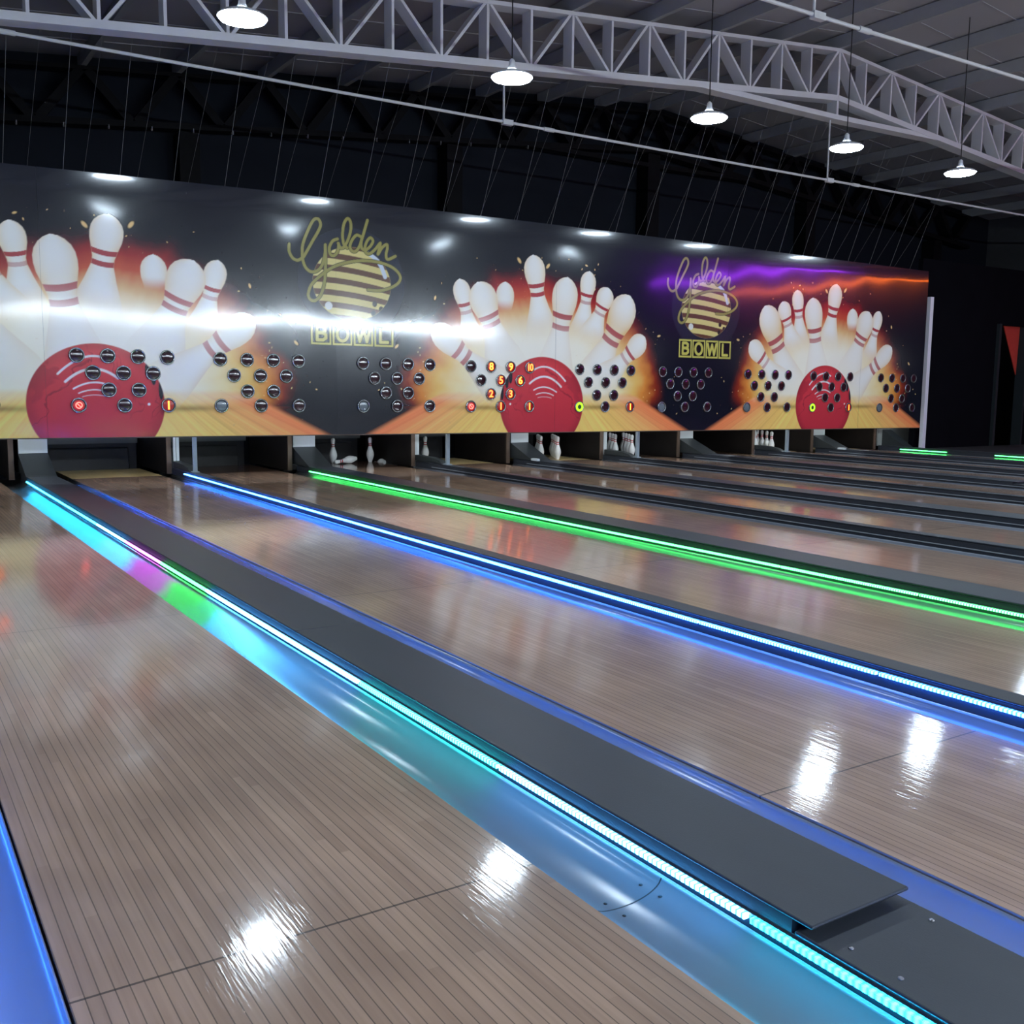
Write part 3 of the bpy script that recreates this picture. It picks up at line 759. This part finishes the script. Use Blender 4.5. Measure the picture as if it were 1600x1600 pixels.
G = [(-.84, .429), (-.842, .343), (-.795, .262), (-.725, .245), (-.655, .29)], \
    [(-.655, .29), (-.60, .38), (-.53, .50), (-.462, .61), (-.425, .70), (-.455, .765), (-.52, .745), (-.60, .60), (-.665, .43), (-.67, .28), (-.635, .17), (-.56, .115), (-.475, .135), (-.41, .21), (-.373, .34), (-.365, .46)], \
    [(-.365, .46), (-.362, .30), (-.37, .12), (-.39, -.04), (-.44, -.17), (-.51, -.235), (-.575, -.225), (-.60, -.16), (-.555, -.04), (-.44, .07), (-.27, .19), (-.05, .27), (.17, .305), (.40, .295), (.58, .24), (.675, .15), (.655, .06), (.53, -.02), (.38, -.06), (.215, -.06)], \
    [(-.20, .545), (-.265, .515), (-.312, .43), (-.30, .35), (-.25, .335), (-.20, .39), (-.185, .48), (-.19, .49), (-.16, .44), (-.12, .445)], \
    [(-.12, .445), (-.065, .53), (-.02, .66), (-.02, .77), (-.06, .81), (-.11, .74), (-.13, .60), (-.115, .49), (-.07, .445)], \
    [(.125, .60), (.06, .615), (.0, .55), (-.03, .47), (-.005, .415), (.05, .415), (.105, .49), (.14, .60)], \
    [(.215, .815), (.165, .66), (.125, .53), (.135, .455), (.185, .435)], \
    [(.185, .435), (.25, .49), (.29, .56), (.255, .60), (.205, .55), (.175, .46), (.195, .405), (.25, .40), (.33, .47)], \
    [(.33, .47), (.395, .545), (.375, .46), (.36, .40), (.42, .49), (.485, .535), (.495, .49), (.475, .40), (.50, .345), (.61, .395)]
def letter(ch):
    if ch == 'B': return [[(-.055, -.085), (-.055, .085), (.02, .085), (.052, .065), (.052, .025), (.02, .005), (-.055, .005)], [(.02, .005), (.062, -.018), (.062, -.06), (.025, -.085), (-.055, -.085)]]
    if ch == 'O': return [[(.075 * math.cos(a), .088 * math.sin(a)) for a in np.linspace(0, 2 * math.pi, 25)]]
    if ch == 'W': return [[(-.095, .085), (-.05, -.085), (0, .075), (.05, -.085), (.095, .085)]]
    if ch == 'L': return [[(-.05, .085), (-.05, -.085), (.058, -.085)]]
def paint_logo(c, u, z):
    gold = (.33, .29, .075); cream = (.72, .60, .22); brown = (.13, .055, .028)
    c = over(c, (.022, .026, .042), .8 * sstep(1.01, .99, np.hypot(u / .745, (z - .02) / .68)))
    rb = np.hypot(u / .54, (z - 0.0) / .462); m = sstep(1.012, .988, rb)
    zz = z + .055 * u / .54 - .03 * (1 - (u / .54) ** 2) + .02
    st = np.abs(((zz / .152) % 1.0) - .5)
    c = over(c, cream, m); c = over(c, brown, m * sstep(.24, .29, st))
    hi = seg_dist(u, z, [(.23, .40), (.34, .34), (.41, .24), (.46, .12)])
    c = over(c, (.62, .68, .75), m * sstep(.035, .022, hi))
    c = over(c, (.75, .75, .7), m * sstep(1.1, .9, np.hypot((u + .33) / .05, (z + .29) / .05)))
    for hx, hz in ((.308, -.235), (.40, -.30), (.29, -.36)):
        c = over(c, (.035, .025, .02), m * sstep(1.1, .9, np.hypot((u - hx) / .033, (z - hz) / .038)))
    dd = np.full(u.shape, 1e9)
    for s in G: dd = np.minimum(dd, seg_dist(u, z, catmull(s, 5)))
    c = over(c, (.02, .02, .015), sstep(.029, .022, dd)); c = over(c, gold, sstep(.022, .015, dd))
    for k, ch in enumerate('BOWL'):
        bx, bz0 = -.4365 + k * .291, -.636 - .001 * k
        dx, dz = np.abs(u - bx), np.abs(z - bz0)
        o_ = np.maximum(dx - .136, dz - .142)
        c = over(c, (.008, .008, .01), sstep(.004, -.004, o_))
        c = over(c, (.62, .55, .12), sstep(.016, .009, np.abs(o_ + .012)))
        d2 = np.full(u.shape, 1e9)
        for s in letter(ch): d2 = np.minimum(d2, seg_dist(u - bx, z - bz0, s))
        c = over(c, (.62, .55, .12), sstep(.025, .017, d2))
    return c

BALLS = [(-3.85, 1), (2.265, -1), (8.378, 1), (14.506, -1), (20.6, 1)]
LOGOS = [(-.72, 2.46), (5.395, 2.46), (11.575, 2.45)]
def zbot(x): return .563 - .0058 * (x - 1.25)
def mural_panel(xa, xb, idx, parent):
    h = .0078
    nx = int((xb - xa) / h) + 1; nz = int(2.95 / h) + 1
    X = np.linspace(xa, xb, nx); Tt = np.linspace(0, 1, nz)
    XX, TT = np.meshgrid(X, Tt)
    ZB = zbot(XX); ZZ = ZB + (ztop(XX) - ZB) * TT
    px, pz = XX.ravel(), ZZ.ravel()
    c = np.tile(np.array([.006, .008, .016]), (px.size, 1))
    dust = vnoise(px * 55, pz * 55, 77); c = over(c, (.16, .15, .15), sstep(.975, 1., dust) * .5 * sstep(.45, .6, fbm(px * 1.3, pz * 1.3, 80)))
    for bx, sgn in BALLS:
        sel = np.abs(px - bx) < 3.03
        if sel.any(): c[sel] = paint_art(c[sel], (px[sel] - bx) * sgn, pz[sel])
    for lx, lz in LOGOS:
        sel = (np.abs(px - lx) < .95) & (np.abs(pz - lz) < .95)
        if sel.any(): c[sel] = paint_logo(c[sel], px[sel] - lx, pz[sel] - lz)
    # slightly warped sheet
    s = (XX - xa) / (xb - xa)
    wob = .004 * np.sin(math.pi * s) * np.sin(math.pi * TT * 1.0 + .3) + .002 * np.sin(XX * 2.1 + idx * 1.7) * np.sin(ZZ * 1.3 + idx) + .0009 * np.sin(XX * 6.3 + idx) * np.sin(ZZ * 4.1)
    curl = .19 * np.clip(ZZ - 3.22, 0, 1) ** 2
    YY = YF + .0072 - wob + curl
    me = bpy.data.meshes.new('printed_sheet')
    n = px.size
    me.vertices.add(n); me.vertices.foreach_set('co', np.stack([px, YY.ravel(), pz], 1).astype(np.float32).ravel())
    i = np.arange((nz - 1) * nx).reshape(nz - 1, nx)[:, :-1].ravel()
    q = np.stack([i, i + 1, i + nx + 1, i + nx], 1).astype(np.int32)
    me.loops.add(q.size); me.loops.foreach_set('vertex_index', q.ravel())
    me.polygons.add(len(q)); me.polygons.foreach_set('loop_start', np.arange(0, q.size, 4, dtype=np.int32))
    me.update(calc_edges=True); me.polygons.foreach_set('use_smooth', np.ones(len(q), bool))
    at = me.color_attributes.new('print', 'FLOAT_COLOR', 'POINT')
    at.data.foreach_set('color', np.concatenate([np.clip(c, 0, 1), np.ones((n, 1))], 1).astype(np.float32).ravel())
    me.materials.append(M['mural'])
    o = bpy.data.objects.new('printed_sheet', me); COL.objects.link(o); o.parent = parent
    MB().box(xa + .003, xb - .003, YF + .035, YF + .06, float(max(zbot(xa), zbot(xb))) + .003, float(min(ztop(xa), ztop(xb))) - .003).build('backing_board', M['black'], parent)
    return o
mm = bpy.data.materials.new('printed_vinyl'); mm.use_nodes = True
b = mm.node_tree.nodes['Principled BSDF']; at = mm.node_tree.nodes.new('ShaderNodeVertexColor'); at.layer_name = 'print'
mm.node_tree.links.new(at.outputs['Color'], b.inputs['Base Color'])
b.inputs['Roughness'].default_value = .21; b.inputs['Specular IOR Level'].default_value = .38
b.inputs['Coat Weight'].default_value = .9; b.inputs['Coat Roughness'].default_value = .085
M['mural'] = mm
mask = empty('masking_unit', (0, 0, 0), 'long glossy printed mural of bowling pins and red balls above the pins', 'mural')
edges = [-1.70, 1.735, 5.17, 8.60, 12.04, 15.47, 17.33]
for k in range(6): mural_panel(edges[k], edges[k + 1] - .0015, k, mask)
MB().add([(-1.7, YF + .0005, zbot(-1.7) - .012), (17.33, YF + .0005, zbot(17.33) - .012), (17.33, YF + .07, zbot(17.33) - .012), (-1.7, YF + .07, zbot(-1.7) - .012),
          (-1.7, YF + .0005, zbot(-1.7) - .001), (17.33, YF + .0005, zbot(17.33) - .001), (17.33, YF + .07, zbot(17.33) - .001), (-1.7, YF + .07, zbot(-1.7) - .001)],
         [(0, 1, 2, 3), (7, 6, 5, 4), (0, 4, 5, 1), (1, 5, 6, 2), (2, 6, 7, 3), (3, 7, 4, 0)]).build('bottom_lip', M['kickedge'], mask)

for (xa, xb, wide), PY in zip([g for g in gaps if not g[2]], (12.6, 12.54, 12.27, 12.25, 12.25)):
    c = (xa + xb) / 2
    MB().box(c - .02, c + .02, YF + .0601, PY - .0252, .84, .88).build('mask_bracket', M['post_steel'], mask)
for a, b in lanes:
    MB().box(a + .5, a + .53, YF + .0601, 12.45, .8305, .86).build('light_bracket', M['black'], mask)
# ------------------------------------------------------------------ pin indicator displays
_txt = {}
def glyph_mesh(s, size):
    cu = bpy.data.curves.new('digit', 'FONT'); cu.body = s; cu.size = size; cu.align_x = 'CENTER'; cu.align_y = 'CENTER'; cu.extrude = .0012; cu.resolution_u = 3; cu.offset = size * .022
    if len(s) > 1: cu.space_character = .82
    to = bpy.data.objects.new('tmp', cu); COL.objects.link(to)
    dg = bpy.context.evaluated_depsgraph_get(); me = bpy.data.meshes.new_from_object(to.evaluated_get(dg))
    bpy.data.objects.remove(to)
    for v in me.vertices: v.co = Vector((v.co.x * (.85 if len(s) > 1 else 1), -v.co.z, v.co.y))
    me.update(); return me
def child_mesh(name, me, m, parent, loc):
    me = me.copy(); me.materials.clear(); me.materials.append(m)
    o = bpy.data.objects.new(name, me); COL.objects.link(o); o.parent = parent; o.location = loc; return o
RR = .077
def torus_prof(R, r, n=8): return [(R + r * math.cos(a), r * math.sin(a)) for a in np.linspace(0, 2 * math.pi, n + 1)]
bez = MB().lathe(torus_prof(RR, .0085), (0, 0, 0), 32, 'y').build('indicator_lamp', M['bezel']).data
bez2 = MB().lathe(torus_prof(RR - .010, .006), (0, 0, 0), 32, 'y').build('inner_rim', M['bezel_in']).data
lens = MB().lathe([(RR - .008, 0), (RR * .6, .004), (RR * .3, .0055), (.0005, .006)], (0, 0, 0), 32, 'y').build('lens', M['lens']).data
for nm in ('indicator_lamp', 'inner_rim', 'lens'):
    bpy.data.objects.remove(bpy.data.objects[nm])
def ring_mesh(R, r):
    o = MB().lathe([(R - r, .001), (R - r, .003), (R + r, .003), (R + r, .001)], (0, 0, 0), 28, 'y').build('tmpring', M['glyph']); me = o.data; bpy.data.objects.remove(o); return me
def no_mesh():
    o = MB().lathe([(.027, .001), (.027, .003), (.038, .003), (.038, .001)], (0, 0, 0), 28, 'y').bar((-.022, -.002, .022), (.022, -.002, -.022), .011, .002).build('tmpno', M['glyph']); me = o.data; bpy.data.objects.remove(o); return me
def bar_mesh():
    o = MB().box(-.0095, .0095, -.003, -.001, -.05, .05).build('tmpbar', M['glyph']); me = o.data; bpy.data.objects.remove(o); return me
def dot_mesh():
    o = MB().lathe([(.02, .001), (.02, .004), (.0005, .004)], (0, 0, 0), 20, 'y').build('tmpdot', M['glyph']); me = o.data; bpy.data.objects.remove(o); return me
RM, NM, BM, DM = ring_mesh(.046, .012), no_mesh(), bar_mesh(), dot_mesh()
RM2 = ring_mesh(.063, .006)
NUM = {str(k): glyph_mesh(str(k), .142) for k in range(1, 11)}
cxs = [.70, 2.553, 4.157, 6.02, 7.65, 9.53, 11.16, 13.05, 14.68, 16.54]
lit = {0: {'10', 'I'}, 1: {'N', 'I'}, 4: {'8', '9', '10', '5', '6', '2', '3', '1', 'N', 'I'}, 5: {'G', 'I'}, 8: {'G', 'I'}}
dlab = ['triangle of round pin indicator lamps cut off at the left edge', 'triangle of round indicator lamps on the left red ball, lit symbol and bar below', 'unlit round indicator lamps between the left ball and the first logo, mirror bright',
        'unlit round indicator lamps under the first gold logo', 'pin indicator with glowing red numbers beside the middle red ball', 'dark indicator lamps right of the middle ball, green ring lit',
        'unlit indicator lamps on black under the second gold logo', 'dark indicator lamps on the printed floor left of the right ball, all unlit', 'indicator lamps on the right red ball, green ring and red bar lit', 'last indicator lamps at the right end of the mural, all unlit']
for i, cx in enumerate(cxs):
    dz = -.0045 * (cx - 2.5)
    t = empty('pin_indicator', (cx, YF, 1.19 + dz), dlab[i], 'indicator display', 'pin indicator displays')
    L = lit.get(i, set())
    items = [(k + 7, -1.5 * .328 + k * .328, .284) for k in range(4)] + [(k + 4, -.328 + k * .328, .095) for k in range(3)] + [(k + 2, -.164 + k * .328, -.096) for k in range(2)] + [(1, 0, -.271), ('L', -.49, -.271), ('R', .49, -.271)]
    for nme, ox, oz in items:
        if i == 0 and cx + ox < .3: pass
        oy = -.0079
        lp = child_mesh('indicator_lamp', bez, M['bezel'], t, (ox, oy, oz))
        child_mesh('inner_rim', bez2, M['bezel_in'], lp, (0, 0, 0))
        lm = 'lens'; gl_ = []
        if isinstance(nme, int) and str(nme) in L:
            lm = 'lens_red'; gl_ = [('digit', NUM[str(nme)], M['glyph_hot' if nme in (8, 6, 9) else 'glyph'])]
        elif nme == 'L':
            lm = 'lens_clear'
            if 'N' in L: lm = 'lens_pink'; gl_ = [('symbol', NM, M['glyph_pink'])]
            if 'G' in L: lm = 'glyph_dark'; gl_ = [('symbol', RM, M['glyph_green']), ('symbol', RM2, M['glyph_green'])]
        elif nme == 'R' and 'I' in L:
            lm = 'lens_red'; gl_ = [('bar', BM, M['glyph_hot'])]
        child_mesh('lens', lens, M[lm], lp, (0, .001, 0))
        for g_, me, mt_ in gl_: child_mesh(g_, me, mt_, lp, (0, -.0055, 0))

# ------------------------------------------------------------------ camera, world, output look
R = ((0.83916013, -0.54378601, 0.01034642), (0.05885161, 0.10969731, 0.99222124), (0.540691, 0.8320236, -0.1240563))
cam = bpy.data.cameras.new('camera'); co = bpy.data.objects.new('camera', cam); COL.objects.link(co)
mw = Matrix.Identity(4)
for r in range(3):
    mw[r][0] = R[0][r]; mw[r][1] = R[1][r]; mw[r][2] = -R[2][r]
mw[0][3], mw[1][3], mw[2][3] = 0, 0, 1.1745
co.matrix_world = mw
cam.sensor_width = 36; cam.lens = 1564.66 / 1600 * 36; cam.clip_start = .02; cam.clip_end = 200
SC.camera = co
w = bpy.data.worlds.new('world'); SC.world = w; w.use_nodes = True
w.node_tree.nodes['Background'].inputs[0].default_value = (.5, .55, .7, 1); w.node_tree.nodes['Background'].inputs[1].default_value = .02
SC.view_settings.view_transform = 'Standard'; SC.view_settings.look = 'None'; SC.view_settings.exposure = .22; SC.view_settings.gamma = 1
try: SC.view_settings.use_curve_mapping = False
except Exception: pass
